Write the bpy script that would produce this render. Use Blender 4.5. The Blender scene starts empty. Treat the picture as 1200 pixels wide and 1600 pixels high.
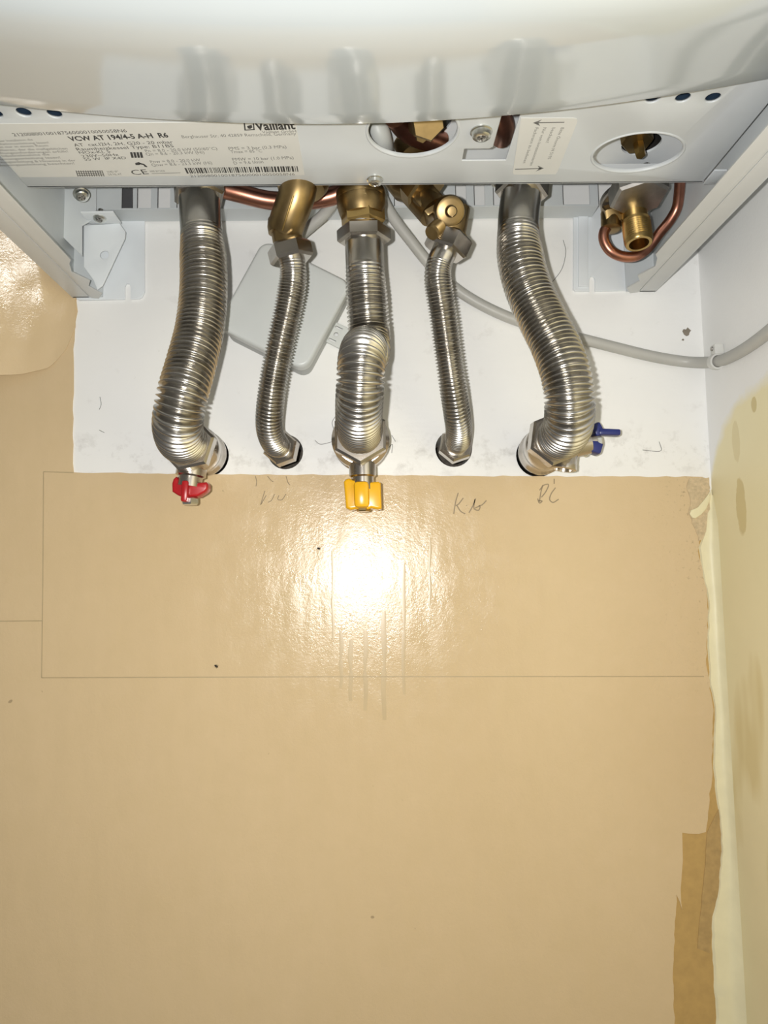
import bpy, bmesh, math, random
from mathutils import Vector, Matrix
from mathutils import noise as mnoise

random.seed(7)
scene = bpy.context.scene
COL = scene.collection

# ------------------------------------------------------------------ camera
F = 1155.0            # focal length in pixels of the 1200 x 1600 frame
D = 0.565             # camera to wall
CAM = Vector((0.0, -D, 1.35))
Yc = Vector((-17 / F, -105 / F, -1)).normalized()
Zc = Vector((-0.015, 1, 0)); Zc = (Zc - Zc.dot(Yc) * Yc).normalized()
Xc = Yc.cross(Zc)
W2C = Matrix((Xc, Yc, Zc)).transposed()     # world -> camera
C2W = W2C.transposed()
cam_d = bpy.data.cameras.new('camera')
cam_d.sensor_fit = 'HORIZONTAL'; cam_d.sensor_width = 36.0
cam_d.lens = 36.0 * F / 1200.0
cam_d.clip_start = 0.01
cam = bpy.data.objects.new('camera', cam_d); COL.objects.link(cam)
cam.matrix_world = Matrix.Translation(CAM) @ C2W.to_4x4()
scene.camera = cam

# ------------------------------------------------------------------ light
world = bpy.data.worlds.new('world'); scene.world = world
world.use_nodes = True
bg = world.node_tree.nodes['Background']
bg.inputs['Color'].default_value = (1.0, 0.95, 0.87, 1)
bg.inputs['Strength'].default_value = 0.15
fl = bpy.data.lights.new('phone_flash', 'POINT')
fl.energy = 8.8; fl.color = (1.0, 0.985, 0.95); fl.shadow_soft_size = 0.0035
flo = bpy.data.objects.new('phone_flash', fl); COL.objects.link(flo)
flo.location = CAM + Vector((-0.017, 0.0, 0.006))
vs = scene.view_settings
vs.view_transform = 'Standard'; vs.look = 'None'; vs.exposure = 0.0; vs.gamma = 1.0
vs.use_curve_mapping = False

# ------------------------------------------------------------------ geometry of the place
def ray(px, py):
    return C2W @ Vector(((px - 600) / F, (800 - py) / F, -1))
def P(px, py, d):                      # point at distance d (m) in front of the wall
    r = ray(px, py); return CAM + r * ((-d - CAM.y) / r.y)
def PZ(px, py, z):                     # point on the level plane z
    r = ray(px, py); return CAM + r * ((z - CAM.z) / r.z)
def PX(px, py, x):                     # point on the plane x of the side wall
    r = ray(px, py); return CAM + r * ((x - CAM.x) / r.x)
mm = 0.001

# ------------------------------------------------------------------ materials
MATS = {}
def nodes_of(name):
    m = bpy.data.materials.new(name); m.use_nodes = True
    nt = m.node_tree; b = nt.nodes['Principled BSDF']
    return m, nt, b
def N(nt, typ, **kw):
    n = nt.nodes.new(typ)
    for k, v in kw.items():
        if k in n.inputs: n.inputs[k].default_value = v
        else: setattr(n, k, v)
    return n
def coords(nt, scale=(1, 1, 1), loc=(0, 0, 0)):
    g = nt.nodes.new('ShaderNodeNewGeometry')
    mp = nt.nodes.new('ShaderNodeMapping')
    mp.inputs['Scale'].default_value = scale; mp.inputs['Location'].default_value = loc
    nt.links.new(g.outputs['Position'], mp.inputs['Vector'])
    return mp.outputs['Vector']
def noise(nt, scale, detail=3, rough=0.55, vec=None, dist=0.0):
    n = nt.nodes.new('ShaderNodeTexNoise')
    n.inputs['Scale'].default_value = scale; n.inputs['Detail'].default_value = detail
    n.inputs['Roughness'].default_value = rough; n.inputs['Distortion'].default_value = dist
    nt.links.new(vec if vec else coords(nt), n.inputs['Vector'])
    return n.outputs['Fac']
def ramp(nt, fac, stops):
    r = nt.nodes.new('ShaderNodeValToRGB')
    e = r.color_ramp.elements
    while len(e) < len(stops): e.new(0.5)
    for el, (p, c) in zip(e, stops):
        el.position = p; el.color = (*c, 1) if len(c) == 3 else c
    nt.links.new(fac, r.inputs['Fac'])
    return r.outputs['Color']
def mixc(nt, fac, a, b, mode='MIX'):
    m = nt.nodes.new('ShaderNodeMix'); m.data_type = 'RGBA'; m.blend_type = mode
    for s, v in ((m.inputs['Factor'], fac), (m.inputs[6], a), (m.inputs[7], b)):
        if hasattr(v, 'links'): nt.links.new(v, s)
        elif isinstance(v, (int, float)): s.default_value = v
        else: s.default_value = (*v, 1)
    return m.outputs[2]
def bump(nt, b, h, strength=0.3, dist=0.001, prev=None):
    n = nt.nodes.new('ShaderNodeBump')
    n.inputs['Strength'].default_value = strength; n.inputs['Distance'].default_value = dist
    nt.links.new(h, n.inputs['Height'])
    if prev: nt.links.new(prev, n.inputs['Normal'])
    nt.links.new(n.outputs['Normal'], b.inputs['Normal'])
    return n.outputs['Normal']
def math_(nt, op, a, b_=None, c=None, clamp=False):
    m = nt.nodes.new('ShaderNodeMath'); m.operation = op; m.use_clamp = clamp
    for i, v in enumerate((a, b_, c)):
        if v is None: continue
        if hasattr(v, 'links'): nt.links.new(v, m.inputs[i])
        else: m.inputs[i].default_value = v
    return m.outputs[0]

def simple(name, col, rough=0.5, metal=0.0, var=0.06, nscale=60, bmp=0.0, bscale=900, spec=0.5):
    m, nt, b = nodes_of(name)
    f = noise(nt, nscale, 3)
    lo = tuple(max(0, c * (1 - var)) for c in col); hi = tuple(min(1, c * (1 + var)) for c in col)
    nt.links.new(ramp(nt, f, [(0.3, lo), (0.7, hi)]), b.inputs['Base Color'])
    b.inputs['Roughness'].default_value = rough; b.inputs['Metallic'].default_value = metal
    b.inputs['Specular IOR Level'].default_value = spec
    if bmp: bump(nt, b, noise(nt, bscale, 2), bmp, 0.0003)
    MATS[name] = m
    return m

simple('boiler_white', (0.425, 0.458, 0.475), 0.10, var=0.012, nscale=20, bmp=0.02, bscale=1500, spec=0.8)
MATS['boiler_white'].node_tree.nodes['Principled BSDF'].inputs['Coat Weight'].default_value = 1.0
MATS['boiler_white'].node_tree.nodes['Principled BSDF'].inputs['Coat IOR'].default_value = 1.75
MATS['boiler_white'].node_tree.nodes['Principled BSDF'].inputs['Coat Roughness'].default_value = 0.10
simple('panel_white', (0.62, 0.65, 0.67), 0.38, var=0.02, nscale=30)
simple('sheet_grey', (0.62, 0.655, 0.67), 0.36, var=0.04, nscale=25)
simple('sheet_light', (0.80, 0.84, 0.87), 0.4, var=0.03, nscale=25)
simple('flange_grey', (0.62, 0.63, 0.62), 0.4, var=0.03, nscale=25)
simple('sticker_paper', (0.71, 0.71, 0.68), 0.5, var=0.015, nscale=80)
simple('print_black', (0.045, 0.045, 0.045), 0.6, var=0.05)
simple('print_grey', (0.2, 0.2, 0.195), 0.6, var=0.05)
simple('stainless', (0.52, 0.50, 0.465), 0.25, 1.0, var=0.10, nscale=90)
simple('nickel', (0.52, 0.485, 0.44), 0.24, 1.0, var=0.12, nscale=70)
simple('dull_nickel', (0.42, 0.405, 0.385), 0.42, 1.0, var=0.15, nscale=120)
simple('brass', (0.29, 0.205, 0.095), 0.36, 1.0, var=0.18, nscale=80)
simple('brass_bright', (0.52, 0.36, 0.14), 0.28, 1.0, var=0.10, nscale=80)
simple('copper', (0.43, 0.20, 0.14), 0.34, 1.0, var=0.18, nscale=70)
simple('zinc', (0.70, 0.71, 0.68), 0.28, 1.0, var=0.08)
simple('red_paint', (0.42, 0.012, 0.016), 0.32, var=0.1)
simple('yellow_paint', (0.83, 0.44, 0.012), 0.25, var=0.06)
simple('blue_paint', (0.012, 0.022, 0.16), 0.35, var=0.1)
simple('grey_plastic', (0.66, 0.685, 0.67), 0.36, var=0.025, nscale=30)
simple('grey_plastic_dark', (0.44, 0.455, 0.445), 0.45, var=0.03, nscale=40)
simple('cable_grey', (0.47, 0.465, 0.435), 0.42, var=0.04)
simple('vent_dark', (0.018, 0.032, 0.055), 0.35)
simple('clip_white', (0.68, 0.68, 0.65), 0.4)
simple('recess_dark', (0.02, 0.018, 0.016), 0.6)
simple('dark_grey', (0.10, 0.10, 0.105), 0.5)
simple('dark_brown', (0.10, 0.085, 0.07), 0.9, var=0.4, nscale=300)
simple('pencil', (0.30, 0.23, 0.14), 0.6)
simple('pencil_faint', (0.46, 0.36, 0.21), 0.5)
simple('brown_paper', (0.50, 0.325, 0.115), 0.75, var=0.08, nscale=120, bmp=0.1)
simple('brown_paper_dark', (0.45, 0.30, 0.12), 0.75, var=0.12, nscale=160)
simple('caulk', (0.83, 0.76, 0.50), 0.45, var=0.04, nscale=60, bmp=0.2, bscale=260)
simple('drip', (0.565, 0.435, 0.25), 0.30, var=0.03)
simple('chip_grey', (0.24, 0.205, 0.16), 0.8, var=0.2)
simple('bare_plaster', (0.60, 0.475, 0.30), 0.8, var=0.14, nscale=420, bmp=0.4, bscale=500)
simple('brass_dark', (0.21, 0.148, 0.07), 0.36, 1.0, var=0.2, nscale=80)
simple('speck', (0.012, 0.008, 0.005), 0.5)
simple('hair', (0.05, 0.045, 0.04), 0.6)

def wallpaper_mat():
    m, nt, b = nodes_of('glossy_beige_paint')
    big = noise(nt, 5, 3)
    col = ramp(nt, big, [(0.3, (0.655, 0.50, 0.30)), (0.7, (0.695, 0.535, 0.33))])
    fine = noise(nt, 55, 5, 0.6)
    col = mixc(nt, ramp(nt, fine, [(0.35, (0, 0, 0)), (0.75, (0.28, 0.28, 0.28))]), col, (0.61, 0.47, 0.26))
    spk = noise(nt, 120, 1, 0.5, coords(nt, loc=(3.1, 2.7, 0.4)))
    col = mixc(nt, ramp(nt, spk, [(0.795, (0, 0, 0)), (0.82, (0.6, 0.6, 0.6))]), col, (0.26, 0.19, 0.11))
    # dark smudges along the torn right-hand edge
    g = nt.nodes.new('ShaderNodeNewGeometry'); sx = nt.nodes.new('ShaderNodeSeparateXYZ')
    nt.links.new(g.outputs['Position'], sx.inputs[0])
    edge = math_(nt, 'MULTIPLY_ADD', sx.outputs[0], 22.0, -4.55, True)
    up = math_(nt, 'MULTIPLY_ADD', sx.outputs[2], 6.0, -7.4, True)
    d2 = ramp(nt, noise(nt, 330, 4, 0.7), [(0.60, (0, 0, 0)), (0.74, (0.75, 0.75, 0.75))])
    d2 = math_(nt, 'MULTIPLY', math_(nt, 'MULTIPLY', d2, edge), up)
    col = mixc(nt, d2, col, (0.22, 0.16, 0.10))
    nt.links.new(col, b.inputs['Base Color'])
    ro = ramp(nt, noise(nt, 70, 4, 0.6), [(0.35, (0.12,) * 3), (0.7, (0.26,) * 3)])
    nt.links.new(ro, b.inputs['Roughness'])
    b.inputs['Specular IOR Level'].default_value = 0.5
    n1 = bump(nt, b, noise(nt, 500, 4, 0.64), 0.42, 0.0004)
    n2 = bump(nt, b, noise(nt, 45, 2, 0.5, coords(nt, (1, 1, 0.35))), 0.5, 0.0015, n1)
    MATS['wallpaper'] = m
wallpaper_mat()

def white_wall_mat():
    m, nt, b = nodes_of('white_wall_paint')
    big = noise(nt, 8, 4)
    col = ramp(nt, big, [(0.3, (0.88, 0.88, 0.865)), (0.7, (0.92, 0.92, 0.91))])
    sm = ramp(nt, noise(nt, 45, 5, 0.65, coords(nt, loc=(1.3, 0, 7))), [(0.60, (0, 0, 0)), (0.80, (0.35,) * 3)])
    col = mixc(nt, sm, col, (0.50, 0.47, 0.44))
    dk = ramp(nt, noise(nt, 150, 4, 0.7, coords(nt, loc=(4.3, 0, 2))), [(0.70, (0, 0, 0)), (0.80, (0.6,) * 3)])
    col = mixc(nt, dk, col, (0.30, 0.28, 0.25))
    g = nt.nodes.new('ShaderNodeNewGeometry'); sx = nt.nodes.new('ShaderNodeSeparateXYZ')
    nt.links.new(g.outputs['Position'], sx.inputs[0])
    zc = P(565, 712, 0).z
    row = math_(nt, 'SUBTRACT', 1.0, math_(nt, 'MULTIPLY', math_(nt, 'ABSOLUTE', math_(nt, 'SUBTRACT', sx.outputs[2], zc)), 40.0), None, True)
    dr = ramp(nt, noise(nt, 60, 5, 0.7, coords(nt, loc=(2.2, 0, 5))), [(0.52, (0, 0, 0)), (0.72, (0.6,) * 3)])
    col = mixc(nt, math_(nt, 'MULTIPLY', dr, row), col, (0.38, 0.36, 0.33))
    nt.links.new(col, b.inputs['Base Color'])
    b.inputs['Roughness'].default_value = 0.42
    n1 = bump(nt, b, noise(nt, 500, 3), 0.15, 0.0004)
    bump(nt, b, noise(nt, 25, 3, 0.5, coords(nt, (0.5, 1, 1.6))), 0.5, 0.0018, n1)
    MATS['white_wall'] = m
white_wall_mat()

CORNER_X = P(1112, 770, 0).x
def side_wall_mat():
    m, nt, b = nodes_of('side_wall_paint')
    g = nt.nodes.new('ShaderNodeNewGeometry'); s = nt.nodes.new('ShaderNodeSeparateXYZ')
    nt.links.new(g.outputs['Position'], s.inputs[0])
    a = PX(1113, 735, CORNER_X); c = PX(1140, 650, CORNER_X); e = PX(1200, 592, CORNER_X)
    fc = bpy.data.curves  # (float curve is built from the paint edge below)
    cr = nt.nodes.new('ShaderNodeFloatCurve')
    t = math_(nt, 'MULTIPLY_ADD', s.outputs[1], -1 / 0.30, 0.0, True)
    nt.links.new(t, cr.inputs['Value'])
    zof = lambda z: (z - 1.35) / 0.25
    pts = [(0.0, zof(a.z) - 0.03), (-c.y / 0.30, zof(c.z)), (-e.y / 0.30, zof(e.z)), (1.0, zof(e.z) + 0.02)]
    cu = cr.mapping.curves[0]
    cu.points[0].location = pts[0]; cu.points[1].location = pts[3]
    for p in pts[1:3]: cu.points.new(*p)
    cr.mapping.update()
    zz = math_(nt, 'MULTIPLY_ADD', s.outputs[2], 4.0, -1.35 * 4)
    dz = math_(nt, 'SUBTRACT', zz, cr.outputs[0])
    dz = math_(nt, 'MULTIPLY_ADD', noise(nt, 60, 3), 0.06, dz)
    msk = math_(nt, 'MULTIPLY_ADD', dz, 25.0, -0.3, True)
    yel = ramp(nt, noise(nt, 14, 4), [(0.3, (0.87, 0.79, 0.50)), (0.7, (0.92, 0.84, 0.55))])
    st = ramp(nt, noise(nt, 16, 3, 0.5, coords(nt, (1, 1, 0.3))), [(0.60, (0, 0, 0)), (0.66, (0.7,) * 3)])
    yel = mixc(nt, st, yel, (0.72, 0.60, 0.30))
    for px_, py_, ry, rz, am in ((1158, 792, 0.0075, 0.022, 0.75), (1150, 690, 0.006, 0.016, 0.4), (1178, 632, 0.004, 0.006, 0.9)):
        q_ = PX(px_, py_, CORNER_X)
        dy_ = math_(nt, 'MULTIPLY', math_(nt, 'SUBTRACT', s.outputs[1], q_.y), 1 / ry); dz_ = math_(nt, 'MULTIPLY', math_(nt, 'SUBTRACT', s.outputs[2], q_.z), 1 / rz)
        r2 = math_(nt, 'ADD', math_(nt, 'MULTIPLY', dy_, dy_), math_(nt, 'MULTIPLY', dz_, dz_))
        r2 = math_(nt, 'MULTIPLY_ADD', noise(nt, 110, 3), 0.9, r2)
        mk = math_(nt, 'MULTIPLY', math_(nt, 'MULTIPLY_ADD', r2, -5.0, 7.0, True), am)
        yel = mixc(nt, mk, yel, (0.66, 0.545, 0.26))
    dt = ramp(nt, noise(nt, 190, 4, 0.7), [(0.72, (0, 0, 0)), (0.80, (0.6,) * 3)])
    yel = mixc(nt, dt, yel, (0.36, 0.27, 0.12))
    wht = ramp(nt, noise(nt, 14, 4), [(0.3, (0.89, 0.89, 0.875)), (0.7, (0.93, 0.93, 0.92))])
    wht = mixc(nt, ramp(nt, noise(nt, 90, 2), [(0.76, (0, 0, 0)), (0.8, (0.6,) * 3)]), wht, (0.35, 0.33, 0.3))
    nt.links.new(mixc(nt, msk, yel, wht), b.inputs['Base Color'])
    b.inputs['Roughness'].default_value = 0.5
    bump(nt, b, noise(nt, 350, 3), 0.2, 0.0006)
    MATS['side_wall'] = m
side_wall_mat()

# ------------------------------------------------------------------ object helpers
ORG = {}
def finish(o, label=None, cat=None, group=None, kind=None):
    if label: o['label'] = label
    if cat: o['category'] = cat
    if group: o['group'] = group
    if kind: o['kind'] = kind
    return o
def empty(name, loc, label, cat, group=None):
    o = bpy.data.objects.new(name, None); COL.objects.link(o)
    o.empty_display_size = 0.02
    o.location = loc; ORG[o] = Vector(loc)
    return finish(o, label, cat, group)
def link(name, me, mat, parent=None, **kw):
    """mesh given in world coordinates -> object with its origin at its own centre"""
    vs_ = [v.co for v in me.vertices]
    lo = Vector([min(v[i] for v in vs_) for i in range(3)]); hi = Vector([max(v[i] for v in vs_) for i in range(3)])
    c = (lo + hi) / 2
    me.transform(Matrix.Translation(-c))
    o = bpy.data.objects.new(name, me); COL.objects.link(o)
    me.materials.clear(); me.materials.append(MATS[mat])
    ORG[o] = c
    if parent is not None:
        o.parent = parent; o.location = c - ORG[parent]
    else: o.location = c
    return finish(o, **kw)
def mesh_from(bm, smooth=None):
    bmesh.ops.recalc_face_normals(bm, faces=bm.faces)
    me = bpy.data.meshes.new('m'); bm.to_mesh(me); bm.free()
    if smooth is not None:
        for p in me.polygons: p.use_smooth = True
        me.set_sharp_from_angle(angle=math.radians(smooth))
    return me
def frame(axis, ref=None):
    a = Vector(axis).normalized()
    r = Vector(ref) if ref is not None else (Vector((0, 0, 1)) if abs(a.z) < 0.9 else Vector((1, 0, 0)))
    u = (r - r.dot(a) * a).normalized(); return u, a.cross(u), a
def add_lathe(bm, c, axis, prof, seg=32, ref=None, closed=False, rot=0.0):
    u, v, a = frame(axis, ref); c = Vector(c); rings = []
    for r, t in prof:
        if r < 1e-7: rings.append([bm.verts.new(c + a * t)]); continue
        rings.append([bm.verts.new(c + a * t + (u * math.cos(2 * math.pi * i / seg + rot) + v * math.sin(2 * math.pi * i / seg + rot)) * r) for i in range(seg)])
    pairs = list(zip(rings, rings[1:]))
    if closed: pairs.append((rings[-1], rings[0]))
    for A, B in pairs:
        for i in range(seg):
            j = (i + 1) % seg
            if len(A) == 1 and len(B) == 1: continue
            if len(A) == 1: bm.faces.new((A[0], B[i], B[j]))
            elif len(B) == 1: bm.faces.new((A[i], A[j], B[0]))
            else: bm.faces.new((A[i], A[j], B[j], B[i]))
def lathe(c, axis, prof, seg=36, smooth=35, **k):
    bm = bmesh.new(); add_lathe(bm, c, axis, prof, seg, **k); return mesh_from(bm, smooth)
def add_hex(bm, c, axis, r, h, rin=0.0, rot=0.0, n=6, ref=None):
    ch = min(0.0016, h * 0.2)
    p = [(rin, -h / 2), (r * 0.90, -h / 2), (r, -h / 2 + ch), (r, h / 2 - ch), (r * 0.90, h / 2), (rin, h / 2)]
    add_lathe(bm, c, axis, p, n, rot=rot, ref=ref, closed=rin > 0)
def hexnut(c, axis, r, h, rin=0.0, rot=0.0, n=6, ref=None):
    bm = bmesh.new(); add_hex(bm, c, axis, r, h, rin, rot, n, ref); return mesh_from(bm, 25)
def add_box(bm, c, size, R=None, bev=0.0, seg=2):
    r = bmesh.ops.create_cube(bm, size=1.0)
    vs_ = r['verts']
    for v in vs_: v.co = Vector((v.co.x * size[0], v.co.y * size[1], v.co.z * size[2]))
    if bev:
        es = {e for v in vs_ for e in v.link_edges}
        rr = bmesh.ops.bevel(bm, geom=list(es), offset=bev, segments=seg, affect='EDGES', profile=0.5)
        vs_ = {v for f in rr['faces'] for v in f.verts} | {v for v in vs_ if v.is_valid}
        seen = set(vs_); st = list(vs_)
        while st:
            v = st.pop()
            for e in v.link_edges:
                w = e.other_vert(v)
                if w not in seen: seen.add(w); st.append(w)
        vs_ = seen
    for v in vs_:
        v.co = (R @ v.co if R else v.co) + Vector(c)
def box(c, size, R=None, bev=0.0, smooth=30):
    bm = bmesh.new(); add_box(bm, c, size, R, bev); return mesh_from(bm, smooth)
def catmull(pts, n=24):
    pts = [Vector(p) for p in pts]
    q = [2 * pts[0] - pts[1]] + pts + [2 * pts[-1] - pts[-2]]
    out = []
    for i in range(1, len(q) - 2):
        p0, p1, p2, p3 = q[i - 1:i + 3]
        t0 = 0; t1 = t0 + max(1e-6, (p1 - p0).length) ** 0.5; t2 = t1 + max(1e-6, (p2 - p1).length) ** 0.5; t3 = t2 + max(1e-6, (p3 - p2).length) ** 0.5
        for k in range(n):
            t = t1 + (t2 - t1) * k / n
            a1 = p0 * ((t1 - t) / (t1 - t0)) + p1 * ((t - t0) / (t1 - t0))
            a2 = p1 * ((t2 - t) / (t2 - t1)) + p2 * ((t - t1) / (t2 - t1))
            a3 = p2 * ((t3 - t) / (t3 - t2)) + p3 * ((t - t2) / (t3 - t2))
            b1 = a1 * ((t2 - t) / (t2 - t0)) + a2 * ((t - t0) / (t2 - t0))
            b2 = a2 * ((t3 - t) / (t3 - t1)) + a3 * ((t - t1) / (t3 - t1))
            out.append(b1 * ((t2 - t) / (t2 - t1)) + b2 * ((t - t1) / (t2 - t1)))
    out.append(pts[-1]); return out
def resample(path, n):
    L = [0.0]
    for a, b in zip(path, path[1:]): L.append(L[-1] + (b - a).length)
    tot = L[-1]; out = []; k = 0
    for i in range(n + 1):
        s = tot * i / n
        while k < len(L) - 2 and L[k + 1] < s: k += 1
        f = (s - L[k]) / max(1e-9, L[k + 1] - L[k])
        out.append(path[k].lerp(path[k + 1], min(1, f)))
    return out, tot
def add_sweep(bm, path, rad, seg=24, cap=True):
    """tube along path; rad is a number or a list"""
    n = len(path)
    if not hasattr(rad, '__len__'): rad = [rad] * n
    T = [((path[min(i + 1, n - 1)] - path[max(i - 1, 0)]).normalized()) for i in range(n)]
    u, v, a = frame(T[0]); rings = []
    for i in range(n):
        u = (u - u.dot(T[i]) * T[i]).normalized(); v = T[i].cross(u)
        rings.append([bm.verts.new(path[i] + (u * math.cos(2 * math.pi * k / seg) + v * math.sin(2 * math.pi * k / seg)) * rad[i]) for k in range(seg)])
    for A, B in zip(rings, rings[1:]):
        for k in range(seg):
            j = (k + 1) % seg; bm.faces.new((A[k], A[j], B[j], B[k]))
    if cap:
        bm.faces.new(rings[0][::-1]); bm.faces.new(rings[-1])
def tube(pts, r, seg=20, n=80, straight=False):
    path = [Vector(p) for p in pts] if straight else catmull(pts)
    path, L = resample(path, n)
    bm = bmesh.new(); add_sweep(bm, path, r, seg); return mesh_from(bm, 50)
def plate(loops, O, U, V, t, bev=0.0, res=2):
    """sheet cut to an outline with holes: loops[0] outline, the others holes, in (u, v);
    thickness t centred on the plane through O"""
    cu = bpy.data.curves.new('c', 'CURVE'); cu.dimensions = '2D'; cu.fill_mode = 'BOTH'
    cu.extrude = max(0, t / 2 - bev); cu.bevel_depth = bev; cu.bevel_resolution = res
    cu.offset = -bev
    for lp in loops:
        s = cu.splines.new('POLY'); s.points.add(len(lp) - 1); s.use_cyclic_u = True
        for p, q in zip(s.points, lp): p.co = (q[0], q[1], 0, 1)
    ob = bpy.data.objects.new('c', cu); COL.objects.link(ob)
    bpy.context.view_layer.update()
    dg = bpy.context.evaluated_depsgraph_get()
    me = bpy.data.meshes.new_from_object(ob.evaluated_get(dg))
    bpy.data.objects.remove(ob); bpy.data.curves.remove(cu)
    U = Vector(U); V = Vector(V); Nn = U.cross(V); O = Vector(O)
    for v in me.vertices: v.co = O + U * v.co.x + V * v.co.y + Nn * v.co.z
    bm = bmesh.new(); bm.from_mesh(me); bpy.data.meshes.remove(me)
    bmesh.ops.remove_doubles(bm, verts=bm.verts, dist=1e-6)
    return mesh_from(bm, 40)
EX, EY, EZ = Vector((1, 0, 0)), Vector((0, 1, 0)), Vector((0, 0, 1))
def wallplate(pix, d0, d1, holes=(), bev=0.0):
    """plate parallel to the wall; outline in pixels taken at its front face d1, holes = (px, py, radius_m) or loops"""
    def uv(p): q = P(p[0], p[1], d1); return (q.x, q.z)
    loops = [[uv(p) for p in pix]]
    for h in holes:
        if len(h) == 3 and not hasattr(h[0], '__len__'):
            c = uv(h); loops.append([(c[0] + h[2] * math.cos(i * math.pi / 16), c[1] + h[2] * math.sin(i * math.pi / 16)) for i in range(32)])
        else: loops.append([uv(p) for p in h])
    return plate(loops, (0, -(d0 + d1) / 2, 0), EX, EZ, d1 - d0, bev)
def jag(pts, step, amp, seed=0):
    """a ragged version of a polyline"""
    rnd = random.Random(seed); out = []
    for a, b in zip(pts, pts[1:]):
        a = Vector(a); b = Vector(b); n = max(1, int((b - a).length / step)); out.append(tuple(a))
        nn = Vector((-(b - a).y, (b - a).x)).normalized()
        for i in range(1, n): out.append(tuple(a.lerp(b, i / n) + nn * rnd.uniform(-amp, amp)))
    out.append(tuple(pts[-1])); return out

# ------------------------------------------------------------------ the walls
HOLES = [(324, 712, 0.0165), (446, 706, 0.0136), (565, 697, 0.0198), (709, 701, 0.0143), (840, 712, 0.0167)]
wb = wallplate([(-900, 2400), (1112, 2400), (1112, -700), (-900, -700)], -0.0205, -0.0005, ())
bpy.data.meshes.remove(wb)
x0, x1, z0, z1 = -0.75, CORNER_X, 0.70, 2.05
hl = [[(P(h[0], h[1], 0).x + h[2] * math.cos(i * math.pi / 16), P(h[0], h[1], 0).z + h[2] * math.sin(i * math.pi / 16)) for i in range(32)] for h in HOLES]
wall = link('wall_back', plate([[(x0, z0), (x1, z0), (x1, z1), (x0, z1)]] + hl, (0, 0.03, 0), EX, EZ, 0.06), 'white_wall', kind='structure')
link('wall_dark_backing', box(((x0 + x1) / 2, 0.07, (z0 + z1) / 2), (x1 - x0, 0.018, z1 - z0)), 'dark_brown', wall)  # dark plane added behind the wall plate; shade in the pipe holes by colour
link('wall_right', box((CORNER_X + 0.05, -0.40, (z0 + z1) / 2), (0.10, 0.958, z1 - z0)), 'side_wall', kind='structure')

edge_r = jag([(1098, 745), (1088, 770), (1079, 800), (1090, 832), (1092, 870), (1105, 920), (1106, 985), (1103, 1030), (1111, 1085), (1115, 1110), (1113, 1200), (1108, 1260), (1103, 1300)], 9, 1.6, 3)
tear = jag([(1103, 1300), (1092, 1303), (1066, 1301)], 8, 1.0, 4) + jag([(1067, 1345), (1064, 1400), (1066, 1422), (1057, 1398), (1056, 1430), (1053, 1480), (1051, 1530), (1055, 1610), (1057, 1900)], 10, 1.2, 5)
edge_top = jag([(115, 738), (320, 741), (560, 742), (800, 744), (1098, 745)], 14, 0.9, 6)
edge_left = jag([(119, -300), (119, 470), (121, 486), (117, 505), (114, 545), (115, 600), (113, 680), (115, 738)], 12, 1.1, 8)
out = [(-1000, -300)] + edge_left + edge_top[1:] + edge_r[1:] + tear[1:] + [(1057, 2300), (-1000, 2300)]
link('wallpaper', wallplate(out, 0.0, 0.0009), 'wallpaper', wall, label='glossy beige painted wallpaper')

brown = tear[::-1] + [(1103, 1300), (1108, 1258)] + [(1122, 1255), (1128, 1330), (1124, 1400), (1115, 1440), (1118, 1530), (1121, 1610), (1122, 2300), (1057, 2300)]
link('torn_paper_layer', wallplate([(1050, 1295), (1098, 1295), (1100, 1100), (1096, 900), (1084, 860), (1072, 800), (1080, 747), (1108, 747), (1114, 900), (1124, 1250), (1130, 1330), (1126, 1400), (1117, 1440), (1120, 1530), (1124, 1610), (1125, 2300), (1040, 2300)], 0.0, 0.0003), 'brown_paper', wall, label='brown bare paper strip')
link('torn_paper_fold', wallplate(jag([(1105, 1300), (1124, 1262), (1127, 1330), (1123, 1395), (1113, 1432), (1110, 1490), (1090, 1482), (1097, 1400), (1103, 1340), (1105, 1300)], 12, 0.8, 9)[:-1], 0.0003, 0.0007), 'brown_paper_dark', wall)

# caulk bead down the corner
cl = jag([(1110, 765), (1106, 792), (1103, 812), (1101, 830), (1091, 856), (1096, 890), (1106, 940), (1105, 1000), (1108, 1070), (1116, 1105), (1114, 1200), (1124, 1285), (1127, 1330), (1120, 1400), (1111, 1440), (1113, 1500), (1115, 1530), (1119, 1610), (1122, 1900)], 9, 1.0, 11)
def corner_px(y): return 1112 + (y - 770) * 0.0562
bm = bmesh.new(); rows = []
for ci, (x, y) in enumerate(cl):
    a = P(x, y, 0.0); cz = a.z; k_ = min(1.0, 0.04 + ci / 6.0)
    w = CORNER_X - a.x
    ww = max(w, 0.002)
    rows.append([bm.verts.new(p) for p in (Vector((a.x, -0.0003, cz)), Vector((a.x + ww * 0.08, -0.0003 - 0.0014 * k_, cz)), Vector((a.x + ww * 0.55, -0.0003 - 0.0018 * k_, cz)), Vector((a.x + ww * 0.80, -0.0003 - 0.0033 * k_, cz)), Vector((CORNER_X, -0.0003 - 0.0075 * k_, cz)), Vector((CORNER_X, -0.0003, cz)))])
# rows are made monotonic in z so that the bead is one skin
rows.sort(key=lambda r: -r[0].co.z)
for A, B in zip(rows, rows[1:]):
    for k in range(5): bm.faces.new((A[k], A[k + 1], B[k + 1], B[k]))
    bm.faces.new((A[5], A[0], B[0], B[5]))
bm.faces.new(rows[0]); bm.faces.new(rows[-1][::-1])
trim = link('trim_1', mesh_from(bm, 40), 'caulk', kind='structure', label='torn cream caulk bead in the wall corner')

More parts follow.
